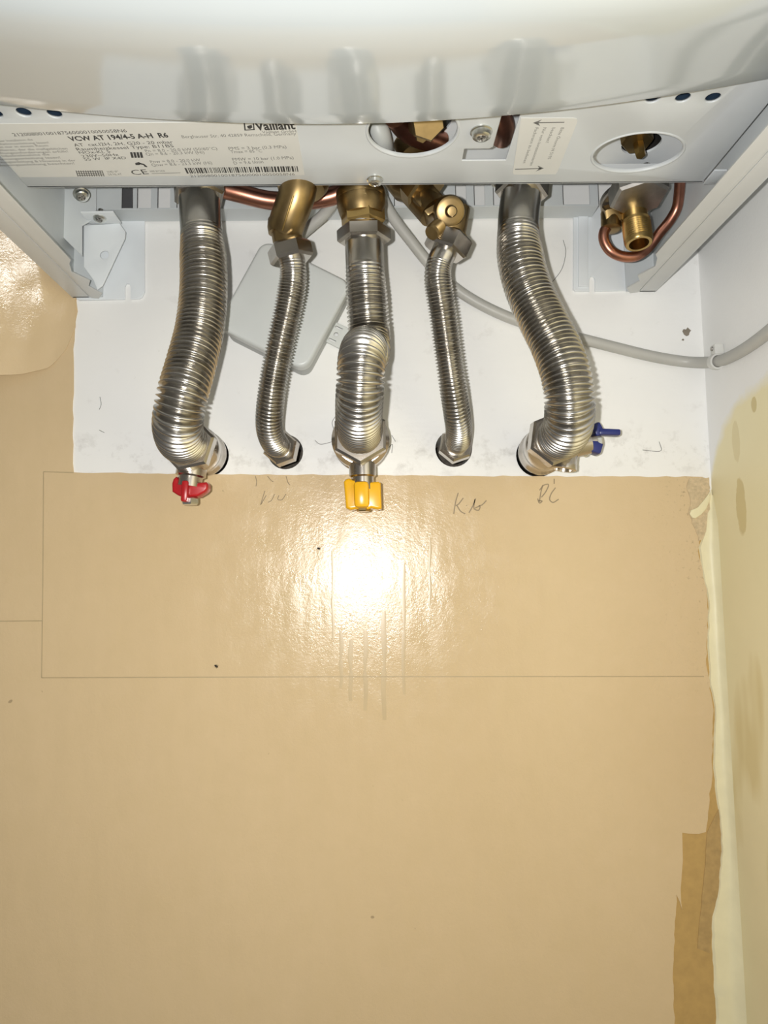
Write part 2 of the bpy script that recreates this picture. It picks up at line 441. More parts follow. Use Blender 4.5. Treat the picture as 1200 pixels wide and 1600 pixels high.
link('caulk_curl', wallplate([(1078, 803), (1080, 797), (1090, 793), (1098, 784), (1105, 775), (1109, 768), (1110, 780), (1104, 795), (1096, 804), (1087, 810), (1082, 809)], 0.0009, 0.0026, (), 0.0005), 'caulk', trim)
link('bare_plaster', wallplate(jag([(1108, 746), (1078, 747), (1073, 760), (1079, 780), (1076, 800), (1084, 822), (1092, 845), (1104, 838), (1109, 790), (1108, 746)], 5, 1.4, 21)[:-1], 0.0003, 0.0013), 'bare_plaster', wall)

# loose paper at the left, lifting off the wall
def yb(x):
    t = [(-300, 606), (0, 596), (40, 590), (80, 576), (104, 548), (119, 512)]
    for (xa, ya), (xb, yb_) in zip(t, t[1:]):
        if x <= xb: return ya + (yb_ - ya) * (x - xa) / (xb - xa)
    return 512
bm = bmesh.new(); G = []
nx, ny = 60, 60
for i in range(nx + 1):
    x = -300 + 419 * i / nx; row = []
    for j in range(ny + 1):
        y = yb(x) - (yb(x) + 100) * j / ny
        ex = 119 - x; ey = yb(x) - y
        def quadr(t, k, m): return k * t * t / 2 if t < m else k * m * m / 2 + k * m * (t - m)
        rim = min(1.0, min(ex, ey) / 30.0)
        sm_ = min(1.0, max(0.0, ex) / 45.0); sm_ = sm_ * sm_ * (3 - 2 * sm_)
        s = quadr(ex, 0.0049, 92) + quadr(ey, 0.0028, 145) * sm_
        h = 0.0014 + s * 0.489 * mm
        h += 0.0011 * rim * mnoise.noise(Vector((x * 0.035, y * 0.035, 3.0))) + 0.0003 * rim * mnoise.noise(Vector((x * 0.12, y * 0.12, 1.0)))
        q = P(x, y, 0.0); row.append(bm.verts.new((q.x, -max(h, 0.0014), q.z)))
    G.append(row)
for i in range(nx):
    for j in range(ny): bm.faces.new((G[i][j], G[i + 1][j], G[i + 1][j + 1], G[i][j + 1]))
gm = bmesh.ops.extrude_face_region(bm, geom=list(bm.faces))
for v in [g for g in gm['geom'] if isinstance(g, bmesh.types.BMVert)]: v.co.y += 0.0005
link('loose_wallpaper', mesh_from(bm, 60), 'wallpaper', wall, label='loose bulging wallpaper flap')

# pencil lines and handwriting
def stroke(bm, pts, w=1.3, d=0.0010, smooth=True):
    p3 = [P(x, y, d) for x, y in pts]
    if smooth and len(p3) > 2: p3 = catmull(p3, 6)
    wd = w * 0.489 * mm / 2; L = []; n = len(p3)
    for i, p in enumerate(p3):
        t = (p3[min(i + 1, n - 1)] - p3[max(i - 1, 0)]).normalized(); s = Vector((-t.z, 0, t.x))
        L.append((bm.verts.new(p + s * wd + Vector((0, 0, 0))), bm.verts.new(p - s * wd)))
    for (a, b), (c, e) in zip(L, L[1:]): bm.faces.new((a, b, e, c))
def strokes(name, lines, mat, w=1.3, d=0.00105, smooth=True, **kw):
    bm = bmesh.new()
    for l in lines: stroke(bm, l, w, d, smooth)
    me = mesh_from(bm); return link(name, me, mat, wall, **kw)
for l in ([(68, 737), (67, 900), (65, 1059)], [(65, 1059), (500, 1057.5), (1100, 1057)], [(68, 737), (115, 738.5)], [(-40, 971), (66, 970)]):
    strokes('pencil_line', [l], 'pencil_faint', 1.5, smooth=False)
strokes('handwriting', [[(414, 767), (411, 776), (407, 789)], [(408, 788), (413, 779), (416, 774)], [(419, 785), (424, 782), (429, 772)], [(436, 774), (434, 780), (440, 781), (447, 772)], [(399, 744), (401, 752), (400, 760)], [(418, 744), (424, 751), (427, 753)], [(447, 744), (450, 754), (453, 758)]], 'pencil', 1.2, label='pencilled letters under the second hose')
strokes('handwriting', [[(716, 770), (712, 784), (709, 803)], [(724, 778), (716, 788), (712, 790)], [(714, 790), (720, 799), (727, 803)], [(729, 789), (729.5, 790)], [(743, 779), (739, 790), (733, 801)], [(742, 780), (741, 795), (748, 797), (750, 791), (742, 794)], [(748, 790), (753, 789), (760, 782)]], 'pencil', 1.7, label='pencilled letters Kw')
strokes('handwriting', [[(848, 758), (845, 770), (843, 784)], [(843, 766), (850, 758), (857, 757), (853, 768), (846, 777)], [(840, 779), (843, 786), (847, 783), (841, 782)], [(866, 748), (866, 756)], [(868, 762), (861, 772), (859, 781), (864, 785), (873, 780)]], 'pencil', 1.7, label='pencilled letters RL')
# drip runs below the gas valve
for x, ya, yb2, w in ((533, 985, 1075, 7), (548, 1000, 1095, 8), (571, 985, 1110, 8), (600, 955, 1125, 9), (631, 880, 1085, 7), (672, 840, 950, 4), (520, 860, 1000, 5)):
    bm = bmesh.new(); L = []
    for k in range(17):
        y = ya + (yb2 - ya) * k / 16; q = P(x + math.sin(k * 0.7 + x) * 0.8, y, 0.0009)
        hw = w * 0.489 * mm / 2 * (0.4 + 0.6 * math.sin(math.pi * min(1, (k + 1) / 9))) if k < 9 else w * 0.489 * mm / 2 * (1 - 0.35 * (k - 8) / 8)
        L.append([bm.verts.new(q + Vector((s * hw, -h, 0))) for s, h in ((-1, 0.00001), (-0.6, 0.00005), (0.6, 0.00005), (1, 0.00001))])
    for A, B in zip(L, L[1:]):
        for k in range(3): bm.faces.new((A[k], A[k + 1], B[k + 1], B[k]))
    link('drip_run', mesh_from(bm, 60), 'drip', wall)
# scuffs and cobweb hairs on the white paint
for pts in ([(880, 375), (884, 392), (878, 420), (862, 442)], [(520, 690), (500, 694), (492, 688)], [(607, 700), (613, 694), (612, 708)], [(1030, 690), (1033, 704), (1004, 703)], [(156, 620), (158, 632), (155, 640)], [(612, 680), (618, 690)], [(155, 672), (163, 676)], [(526, 648), (519, 660), (522, 672)]):
    strokes('cobweb_hair', [pts], 'hair', 0.7, 0.0004)
def chip(px, py, r, seed, mat='dark_brown'):
    rnd = random.Random(seed); c = P(px, py, 0)
    lp = [[(c.x + r * rnd.uniform(0.5, 1.1) * math.cos(a * math.pi / 7), c.z + r * rnd.uniform(0.5, 1.1) * math.sin(a * math.pi / 7)) for a in range(14)]]
    link('paint_chip', plate(lp, (0, -0.0002, 0), EX, EZ, 0.0004), mat, wall)
chip(1073, 519, 0.0040, 1, 'chip_grey'); chip(1067, 531, 0.0010, 2, 'chip_grey'); chip(1101, 757, 0.0016, 4, 'brown_paper_dark')
for i, (sx, sy, an, ln, where) in enumerate(((338, 1041, 35, 0.0032, 'on beige wallpaper just above the long pencil line'), (498, 857, 20, 0.0028, 'on beige wallpaper at the left of the glare'))):
    c = P(sx, sy, 0.0016); bm = bmesh.new()
    ax = Vector((math.cos(math.radians(an)), 0, -math.sin(math.radians(an))))
    add_lathe(bm, c, ax, [(0, -ln / 2), (ln * .16, -ln * .42), (ln * .26, -ln * .1), (ln * .22, ln * .2), (ln * .14, ln * .26), (ln * .17, ln * .36), (0, ln * .5)], 10)
    for s in (-1, 1):
        for k in (-.1, .08, .22):
            add_sweep(bm, [c + ax * ln * k, c + ax * ln * (k * 1.5) + ax.cross(EY) * s * ln * 0.42 + Vector((0, 0.0006, 0))], 0.00009, 5)
    link('dead_insect', mesh_from(bm, 60), 'speck', label='tiny black insect ' + where, cat='insect', group='black specks on the wallpaper')

# ------------------------------------------------------------------ the boiler
BX0, BX1 = P(115, 465, 0).x, P(1022, 437, 0).x
ZS = P(115, 467, 0.0).z                  # lower edge of the side panels
ZP = P(560, 289, 0.115).z                # underside of the labelled panel
boiler = empty('gas_boiler', ((BX0 + BX1) / 2, -0.002, ZS), 'white wall-hung gas boiler seen from below, with rating label', 'boiler')
ztop = ZS + 0.62
for side in (-1, 1):
    xo = BX0 if side < 0 else BX1; s = -side       # s points inwards
    sp = link('side_panel', box((xo + s * 0.0007, -0.165, (ZS + ztop) / 2), (0.0014, 0.328, ztop - ZS), None, 0.0004), 'sheet_grey', boiler)
    def U(a): return xo + s * a
    lp = [(U(0.0), -0.002), (U(0.0135), -0.002), (U(0.0135), -0.33), (U(0.0), -0.33)]
    link('outer_flange', plate([[(x, y) for x, y in lp]], (0, 0, ZS + 0.0006), EX, EY, 0.0012, 0.0003), 'flange_grey', sp)
    lp = [(U(0.0150), -0.004), (U(0.0205), 0.004 - 0.006), (U(0.0265), -0.012), (U(0.0215), -0.026), (U(0.0265), -0.036), (U(0.0195), -0.052), (U(0.0235), -0.066), (U(0.0270), -0.072), (U(0.0270), -0.33), (U(0.0150), -0.33)]
    link('inner_flange', plate([lp], (0, 0, ZS - 0.0004), EX, EY, 0.0012, 0.0003), 'flange_grey', sp)
    # upright back flange of the side panel
    link('back_flange', box((U(0.012), -0.0035, ZS + 0.09), (0.024, 0.0014, 0.18)), 'sheet_grey', sp)

# labelled panel: level sheet with ovals, cut-out and vent holes
def pz(px, py): q = PZ(px, py, ZP); return (q.x, q.y)
def oval(cx, cy, rx, ry, n=40, z=None):
    a = PZ(cx - rx, cy, ZP); b = PZ(cx + rx, cy, ZP); c = PZ(cx, cy - ry, ZP); e = PZ(cx, cy + ry, ZP)
    ox, oy = (a.x + b.x) / 2, (c.y + e.y) / 2; hx, hy = (b.x - a.x) / 2, abs(e.y - c.y) / 2
    return [(ox + hx * math.cos(2 * math.pi * i / n), oy + hy * math.sin(2 * math.pi * i / n)) for i in range(n)]
xl, xr = BX0 + 0.0165, PZ(1103, 279, ZP).x
yr_ = P(560, 289, 0.115).y
outline = [(xl, yr_), (xr, yr_), (xr, -0.30), (xl, -0.30)]
ov1 = oval(645, 203, 70, 41); ov2 = oval(997, 238, 68, 30)
cut = [pz(722, 183), pz(720, 250), pz(790, 250), pz(812, 178)]
# tab with a screw reaches into the cut-out
a, b2, c2, e2 = (PZ(735, 190, ZP), PZ(722, 252, ZP), PZ(791, 251, ZP), PZ(810, 190, ZP))
cutL, cutR = PZ(722, 251, ZP).x, PZ(790, 251, ZP).x; cutY = PZ(755, 251, ZP).y; tabR = PZ(770, 232, ZP).x; tabY = PZ(750, 233, ZP).y
cut = [(cutL, cutY), (cutR, cutY), (cutR, -0.235), (tabR, -0.235), (tabR, tabY - 0.002), (tabR - 0.002, tabY), (cutL, tabY)]
vents = []
for (vx, vy) in ((-8, 178), (37, 176), (85, 178), (1020, 154), (1067, 153), (1114, 153)):
    q = PZ(vx, vy, ZP); vents.append([(q.x + 0.0038 * math.cos(i * math.pi / 10), q.y + 0.0038 * math.sin(i * math.pi / 10)) for i in range(20)])
panel = link('bottom_panel', plate([outline, ov1, ov2, cut] + vents, (0, 0, ZP + 0.0007), EX, EY, 0.0014, 0.0006), 'panel_white', boiler)
for vp in vents:
    vcx = sum(p[0] for p in vp) / len(vp); vcy = sum(p[1] for p in vp) / len(vp)
    link('vent_dark_cap', lathe((vcx, vcy, ZP + 0.0016), EZ, [(0.0041, 0.0), (0.0041, 0.004), (0.0030, 0.0048), (0, 0.005)], 20), 'vent_dark', panel)  # dark cap added over each vent; the shade of the hole put into colour
# rolled rims of the ovals
for ov in (ov1, ov2):
    cxo = sum(p[0] for p in ov) / len(ov); cyo = sum(p[1] for p in ov) / len(ov)
    bm = bmesh.new(); rings = []
    for k, (gr, h) in enumerate(((0.0013, 0.0), (0.0010, -0.0004), (0.0004, -0.0005), (-0.0002, 0.0), (-0.0002, 0.0016))):
        rings.append([bm.verts.new((cxo + (p[0] - cxo) * (1 + gr / 0.022), cyo + (p[1] - cyo) * (1 + gr / 0.016), ZP + h)) for p in ov])
    for A, B in zip(rings, rings[1:]):
        for i in range(len(ov)):
            j = (i + 1) % len(ov); bm.faces.new((A[i], A[j], B[j], B[i]))
    link('oval_rim', mesh_from(bm, 60), 'panel_white', panel)
link('rear_fold', box(((xl + xr) / 2, yr_ - 0.0007, ZP + 0.006), (xr - xl, 0.0014, 0.012)), 'panel_white', panel)
link('corner_tab', box((xr + 0.004, yr_ - 0.008, ZP - 0.001), (0.008, 0.016, 0.0012), None, 0.0003), 'panel_white', panel)

def screw(c, axis, r, parent, slots=True, mat='zinc'):
    bm = bmesh.new()
    add_lathe(bm, c, axis, [(0, -0.006), (r * .45, -0.006), (r * .45, 0), (r * 1.15, 0), (r * 1.15, r * .12), (r, r * .2), (r * .92, r * .62), (r * .75, r * .75), (r * .5, r * .78), (r * .36, r * .5), (0, r * .45)], 28)
    o = link('screw', mesh_from(bm, 35), mat, parent)
    u, v, a = frame(axis); bm = bmesh.new(); R = Matrix((u, v, a)).transposed()
    for ang in (0, math.pi / 2): add_box(bm, Vector(c) + a * r * .66, (r * 1.0, r * .2, r * .3), R @ Matrix.Rotation(ang + .3, 3, 'Z'))
    link('cross_recess', mesh_from(bm), 'dull_nickel', o)
screw(PZ(752, 205, ZP), (0, 0, -1), 0.0055, panel)
screw(Vector((PZ(586, 276, ZP).x, PZ(586, 280, ZP).y, ZP)), (0, 0, -1), 0.0045, panel)

# inner base plate above the panel
ZB = ZP + 0.030
def circ(px, py, r): q = PZ(px, py, ZB); return [(q.x + r * math.cos(i * math.pi / 14), q.y + r * math.sin(i * math.pi / 14)) for i in range(28)]
base = link('base_plate', plate([[(BX0 + 0.002, -0.084), (BX1 - 0.002, -0.084), (BX1 - 0.002, -0.207), (BX0 + 0.002, -0.207)], circ(1002, 223, 0.0125), circ(655, 185, 0.020)], (0, 0, ZB), EX, EY, 0.0015), 'sheet_light', boiler)
link('back_plate', box(((BX0 + BX1) / 2, -0.004, ZB + 0.35), (BX1 - BX0 - 0.004, 0.002, 0.54)), 'sheet_grey', boiler)
link('dark_backing', box(((BX0 + BX1) / 2, -0.22, ZB + 0.06), (BX1 - BX0 - 0.02, 0.21, 0.02)), 'dark_grey', boiler)  # dark slab added above the base plate so the openings look into a dark interior

# front cover: curved white chin
ed = [(0, 165), (100, 176), (200, 184.5), (300, 190.5), (400, 194.5), (500, 195.5), (600, 194), (700, 189), (800, 181), (900, 171), (1000, 158), (1100, 142), (1200, 124)]
e3 = [P(x, y, 0.222) for x, y in ed]
def zedge(x):
    if x <= e3[0].x: return e3[0].z + (x - e3[0].x) * (e3[1].z - e3[0].z) / (e3[1].x - e3[0].x)
    if x >= e3[-1].x: return e3[-1].z + (x - e3[-1].x) * (e3[-1].z - e3[-2].z) / (e3[-1].x - e3[-2].x)
    for a_, b_ in zip(e3, e3[1:]):
        if x <= b_.x: return a_.z + (b_.z - a_.z) * (x - a_.x) / (b_.x - a_.x)
xs = [BX0 - 0.003 + (BX1 - BX0 + 0.006) * i / 64 for i in range(65)]
zs = [zedge(x) for x in xs]
for _ in range(6): zs = [zs[0]] + [(zs[i - 1] + 2 * zs[i] + zs[i + 1]) / 4 for i in range(1, 64)] + [zs[-1]]
prof = [(0.0022, 0.016), (0.0022, 0.0022), (0.0008, 0.0012), (0.0, 0.0008), (0.0002, 0.0002), (0.0008, 0.0), (0.010, -0.0004), (0.022, -0.0010), (0.036, -0.0019), (0.050, -0.0029), (0.064, -0.0034), (0.078, -0.0004), (0.090, 0.0175), (0.100, 0.026), (0.108, 0.037), (0.113, 0.050), (0.1155, 0.066), (0.116, 0.09), (0.116, 0.40)]
bm = bmesh.new(); rows = []
zm = max(zs)
for fd, fz in prof:
    k = max(0.0, 1 - fz / 0.12)
    rows.append([bm.verts.new((x, -0.222 - fd, (z + fz) * k + (zm + fz) * (1 - k))) for x, z in zip(xs, zs)])
for A, B in zip(rows, rows[1:]):
    for i in range(64): bm.faces.new((A[i], A[i + 1], B[i + 1], B[i]))
for end in (0, 64):
    top = [r[end] for r in rows]; bm.faces.new(top)
link('front_cover', mesh_from(bm, 50), 'boiler_white', boiler)

# slotted rear rail: face and bottom flange
RD = 0.020
zr0 = P(560, 325, RD).z; zr1 = zr0 + 0.055
rx0, rx1 = P(150, 340, RD).x, P(935, 320, RD).x
slots = []
def slot(xa, xb, h=0.0165, off=0.0012):
    a_ = P(xa, 330, RD).x; b_ = P(xb, 330, RD).x
    slots.append([(a_, zr0 + off), (b_, zr0 + off), (b_, zr0 + off + h), (a_, zr0 + off + h)])
for xa, xb in ((190, 208), (214, 236), (246, 266), (276, 296), (616, 640), (650, 680), (712, 729), (741, 758), (771, 788), (880, 922)): slot(xa, xb)
rail = link('rear_rail', plate([[(rx0, zr0), (rx1, zr0), (rx1, zr1), (rx0, zr1)]] + slots, (0, -RD, 0), EX, EZ, 0.0012, 0.0002), 'sheet_grey', boiler)
link('rail_flange', box(((rx0 + rx1) / 2, -RD / 2 - 0.0005, zr0 + 0.0006), (rx1 - rx0, RD - 0.002, 0.0012)), 'sheet_grey', rail)
link('slot_dark_sheet', wallplate([(183, 290), (207, 290), (207, 336), (183, 336)], 0.008, 0.0085), 'dark_grey', rail)  # dark sheet behind the leftmost slot, painting in the shade of a deeper hole

# wall hooks: plates on the wall with a slot, gusset in front of the left one
def notch(xa, ya, yb_, w=9): return [(xa, yb_), (xa, ya + 5), (xa + w * .25, ya), (xa + w * .75, ya), (xa + w, ya + 5), (xa + w, yb_)]
b1 = link('bracket_plate', wallplate([(119, 330), (226, 330), (226, 456), (222, 464), (218, 466.5), (205, 467.5)] + notch(195, 443, 467.5)[::-1] + [(123, 469), (119, 466)], 0.0002, 0.0022, (), 0.0003), 'sheet_light', boiler)
b2_ = link('bracket_plate', wallplate([(896, 325), (1016, 325), (1016, 440), (1005, 453), (930, 455)] + notch(921, 432, 455)[::-1] + [(899, 455), (896, 452)], 0.0002, 0.0022, (), 0.0003), 'sheet_light', boiler)
link('bracket_fold', wallplate([(904, 330), (919, 330), (919, 447), (904, 447)], 0.0022, 0.0036, (), 0.0003), 'sheet_light', b2_)
gs = link('gusset', wallplate([(131, 352), (187, 349), (196, 362), (195, 372), (160, 446), (152, 452), (146, 438), (131, 417)], 0.0165, 0.018, [(163, 398, 0.0033)], 0.0003), 'sheet_light', boiler)
link('gusset_back', wallplate([(138, 378), (190, 372), (160, 436), (140, 412)], 0.0105, 0.0115), 'sheet_light', gs)
g0, g1 = P(140, 350, 0.018), P(190, 348, 0.018)
link('gusset_tab', box(((g0.x + g1.x) / 2, -0.027, g0.z + 0.0005), (g1.x - g0.x, 0.018, 0.0014), None, 0.0004), 'sheet_light', gs)
screw(P(156, 338, 0.028), (0, -0.35, -1), 0.0048, boiler)
screw(P(127, 303, 0.055), (0.3, -0.35, -1), 0.0050, boiler)
screw(P(775, 287, 0.030), (0, -0.6, -1), 0.0030, boiler)
# folded inner corner plate at the left
ip = link('corner_plate', wallplate([(20, 285), (150, 285), (150, 340), (128, 352), (128, 400), (100, 372), (40, 325)], 0.0225, 0.024, (), 0.0002), 'sheet_grey', boiler)

# ------------------------------------------------------------------ labels and print
def text_mesh(body, start, end, hpx_pt, bold=0.0, spacing=1.0):
    """print lying on the panel: baseline from pixel start to end, cap height to pixel hpx_pt"""
    cu = bpy.data.curves.new('t', 'FONT'); cu.body = body; cu.resolution_u = 2; cu.offset = bold; cu.space_character = spacing
    ob = bpy.data.objects.new('t', cu); COL.objects.link(ob); bpy.context.view_layer.update()
    me = bpy.data.meshes.new_from_object(ob.evaluated_get(bpy.context.evaluated_depsgraph_get()))
    bpy.data.objects.remove(ob); bpy.data.curves.remove(cu)
    if not me.vertices: return me
    xs_ = [v.co.x for v in me.vertices]; w0, w1 = min(xs_), max(xs_)
    S, E, H = (PZ(*p, ZP - 0.00022) for p in (start, end, hpx_pt))
    Uv = E - S; n = Vector((0, 0, -1)); Vd = n.cross(Uv.normalized()); h = abs((H - S).dot(Vd)); 
    for v in me.vertices: v.co = S + Uv * ((v.co.x - w0) / (w1 - w0)) + Vd * (v.co.y / 0.70 * h)
    return me
def join(meshes):
    bm = bmesh.new()
    for m_ in meshes: bm.from_mesh(m_); bpy.data.meshes.remove(m_)
    me = bpy.data.meshes.new('print'); bm.to_mesh(me); bm.free(); return me
def quad(pts):
    me = bpy.data.meshes.new('q'); me.from_pydata([PZ(*p, ZP - 0.00022) for p in pts], [], [tuple(range(len(pts)))]); return me
def sticker(corners, bev=0.0):
    lp = [[pz(*p) for p in corners]]
    return link('sticker', plate(lp, (0, 0, ZP - 0.0001), EX, EY, 0.0002), 'sticker_paper', panel, label='printed paper label')
yl = PZ(475, 273, ZP).y; yt = PZ(465, 170, ZP).y; xs_l = PZ(476, 273, ZP).x
yt = PZ(430, 190, ZP).y
st1 = link('rating_label', plate([[(xl + 0.001, yl), (xs_l, yl), (xs_l, yt), (xl + 0.001, yt)]], (0, 0, ZP - 0.0001), EX, EY, 0.0002), 'sticker_paper', panel, label='printed rating label')
blk, gry = [], []
def T(lst, body, x0_, y0_, x1_, y1_, cap, bold=0.0): lst.append(text_mesh(body, (x0_, y0_), (x1_, y1_), (x0_, y0_ - cap), bold))
T(blk, '21200800100187560000100500 58N6'.replace(' ', ''), 22, 213, 199, 206.5, 5)
T(blk, 'VCW AT 194/4-5 A-H  R6', 110, 220.5, 264, 214.5, 7.2, 0.03)
T(blk, 'AT  cat.I2H, 2H, G20 - 20 mbar', 117, 229, 271, 224, 4.8)
T(blk, 'Raumheizkessel Type: B11BS', 121, 235.5, 272, 230, 4.8)
T(blk, 'NOx-Kl. 5', 125, 240.5, 173, 238.5, 4.2)
T(blk, '230V~50Hz', 129, 246, 186, 243.5, 4.2)
T(blk, '55 W  IP X4D', 133, 251, 198, 248.5, 4.2)
T(gry, 'Pn = 8.0 - 20.0 kW (50/60\u00b0C)', 228, 238, 340, 234, 4.5)
T(gry, 'Qn = 8.6 - 20.3 kW (Hi)', 229, 243, 320, 240, 4.5)
T(gry, 'Pnw = 8.0 - 20.0 kW', 236, 255, 314, 252, 4.5)
T(gry, 'Qnw = 8.6 - 23.3 kW (Hi)', 238, 260, 332, 256.5, 4.5)
T(gry, 'PMS = 3 bar (0.3 MPa)', 358, 234.5, 448, 231.5, 4.8)
T(gry, 'Tmax = 85 \u00b0C', 361, 239.5, 410, 238, 4.6)
T(gry, 'PMW = 10 bar (1.0 MPa)', 364, 251.5, 459, 248.5, 4.8)
T(gry, 'D = 9.6 l/min', 366, 257, 412, 255, 4.6)
T(blk, 'Vaillant', 400, 203.5, 462, 201.5, 13, 0.03)
T(gry, 'Vaillant GmbH', 410, 208.5, 463, 207, 4.2)
T(gry, 'Berghauser Str. 40 42859 Remscheid, Germany', 285, 216, 463, 211, 4.6)
for i, (t_, xe) in enumerate((('Vor der Installation die', 52), ('Installationsanleitung lesen!', 77), ('Gerät nur in einem Raum', 76), ('installieren, der die ma\u00dfgeblichen', 106), ('Bel\u00fcftungsanforderungen erf\u00fcllt!', 107), ('Vor Inbetriebnahme die', 78), ('Bedienungsanleitung lesen!', 95), ('Wartungsanleitung & Hinweise in der', 119), ('Bedienungsanleitung beachten!', 117))):
    T(gry, t_, -14, 222.5 + i * 4.7, xe, 219.5 + i * 4.65, 3.4)
T(blk, 'CE', 208, 273.5, 233, 272, 8)
T(gry, '0085 BM 0438', 235, 269, 258, 268.3, 2.6)
gry.append(quad([(237, 270.8), (282, 269.6), (282, 270.3), (237, 271.5)]))
T(gry, 'X4D IP\u00b0', 168, 270, 186, 269.5, 3); T(gry, 'DE NL AT', 170, 274, 191, 273.5, 3)
for i in range(4): blk.append(quad([(203 + i * 5, 238), (206.6 + i * 5, 237.8), (209.3 + i * 4.9, 246.4), (205.5 + i * 4.9, 246.8)]))
for k in range(12):      # hatched box
    x_ = 118 + k * 3.7; gry.append(quad([(x_, 266.5), (x_ + 1.4, 266.4), (x_ + 4.8, 275.6), (x_ + 3.2, 275.7)]))
for k in range(3): gry.append(quad([(119 + k, 268 + k * 3), (160 + k, 266.6 + k * 3), (160 + k, 267.5 + k * 3), (119 + k, 269 + k * 3)]))
# tap symbol
blk.append(quad([(211, 255), (217, 253), (220, 255.5), (218, 258), (212, 258)])); blk.append(quad([(218, 254.5), (225, 256), (230, 260), (230, 261.5), (226, 260.5), (224, 258), (218, 256.5)]))
# logo square
for q_ in ([(380, 188), (382.2, 188), (384.2, 203.8), (382, 203.8)], [(394.5, 188), (396.5, 188), (398, 203), (396, 203)], [(382, 202.6), (398, 201.9), (398, 203.2), (382, 203.9)], [(386, 197), (393, 195), (394.5, 199), (391, 201.5), (387, 200.5)]): blk.append(quad(q_))
rnd = random.Random(5); x_ = 288.0
while x_ < 464:
    w_ = rnd.choice((1.0, 1.0, 1.6, 2.4, 3.0)); f_ = (583 - x_) / 640.0 * 9
    yy = 262.5 - (x_ - 288) * 0.0165
    blk.append(quad([(x_, yy), (x_ + w_, yy - .05), (x_ + w_ + f_, yy + 8.6), (x_ + f_, yy + 8.7)])); x_ += w_ + rnd.choice((1.0, 1.3, 2.0, 2.6))
T(gry, '2120080010018756000010050058N6', 298, 277, 461, 274, 4)
link('print', join(blk), 'print_black', st1, kind='stuff'); link('fine_print', join(gry), 'print_grey', st1, kind='stuff')

st2 = link('notice_sticker', plate([[pz(*p) for p in ((814, 184), (896, 184), (901, 185), (902, 190), (871, 268), (868, 272), (803, 272.5), (801, 269))]], (0, 0, ZP - 0.0001), EX, EY, 0.0002), 'sticker_paper', panel, label='printed notice sticker with two arrows')
blk = []
for t_, s_, e_, hx in (('Bitte \u00d6norm H 5195', (876.5, 199.5), (855.5, 248.5), 5.2), ('beachten!', (863, 199.5), (852.5, 223), 5.2), ('Nur vom konzessionierten', (849, 199.5), (827.5, 259), 5.2), ('Fachmann zu bedienen', (836.5, 199.5), (817, 255), 5.2)):
    blk.append(text_mesh(t_, s_, e_, (s_[0] + hx, s_[1])))
blk.append(quad([(836, 191.0), (882, 190.4), (881.6, 191.8), (836, 192.6)])); blk.append(quad([(832.5, 192), (847, 186.6), (841, 191.6), (844, 197)]))
blk.append(quad([(805, 263.8), (846, 262.6), (845.6, 264.0), (804.6, 265.2)])); blk.append(quad([(850, 263), (840, 258.6), (842.5, 263.2), (837, 268)]))
link('print', join(blk), 'print_grey', st2, kind='stuff')

# ------------------------------------------------------------------ brass and copper under the boiler
def ax(a_, b_): return (b_ - a_)
up = EZ
# hot water elbow
A = P(470, 262, 0.112); B = P(447, 362, 0.098); C_ = P(455, 384, 0.096)
el = link('brass_elbow', tube([A, P(465, 300, 0.110), P(452, 338, 0.103), P(446, 356, 0.098)], 0.0118, 28, 40), 'brass', boiler)
bm = bmesh.new(); add_lathe(bm, P(446, 354, 0.097), (P(452, 388, 0.095) - P(446, 354, 0.097)), [(0, -0.010), (0.007, -0.009), (0.0105, -0.006), (0.0118, -0.001), (0.0118, 0.003), (0.0100, 0.0035), (0.0100, 0.020), (0, 0.020)], 32)
link('elbow_end', mesh_from(bm, 35), 'brass', el)
link('elbow_flange', lathe(P(474, 298, 0.108), (0.05, -0.1, -1), [(0, -0.02), (0.0165, -0.02), (0.0165, -0.003), (0.0135, 0.0005), (0.010, 0.001), (0, 0.001)], 32), 'brass', el)
link('elbow_seam', tube([P(458, 305, 0.1225), P(447, 340, 0.1155), P(441, 360, 0.1105)], 0.0006, 8, 16), 'brass_bright', el)
# gas union
gt = P(562, 275, 0.098); gb = P(569, 362, 0.096)
gu = link('gas_union', lathe(P(564, 313, 0.098), gb - gt, [(0, -0.001), (0.0150, -0.001), (0.0160, 0.000), (0.0160, 0.004), (0.0150, 0.008), (0.0140, 0.011), (0, 0.011)], 36), 'brass', boiler)
link('copper_pipe', lathe(P(562, 290, 0.098), gb - gt, [(0, -0.03), (0.0115, -0.03), (0.0115, 0.004), (0.0135, 0.007), (0, 0.008)], 36), 'copper', gu)
link('union_collar', lathe(P(564, 314, 0.098), gb - gt, [(0.0100, -0.006), (0.0160, -0.006), (0.0164, -0.003), (0.0152, 0.001), (0.0115, -0.001)], 36), 'brass', gu)
link('union_hex', hexnut(P(567, 338, 0.097), gb - gt, 0.0148, 0.013, 0, 0.25), 'brass_bright', gu)
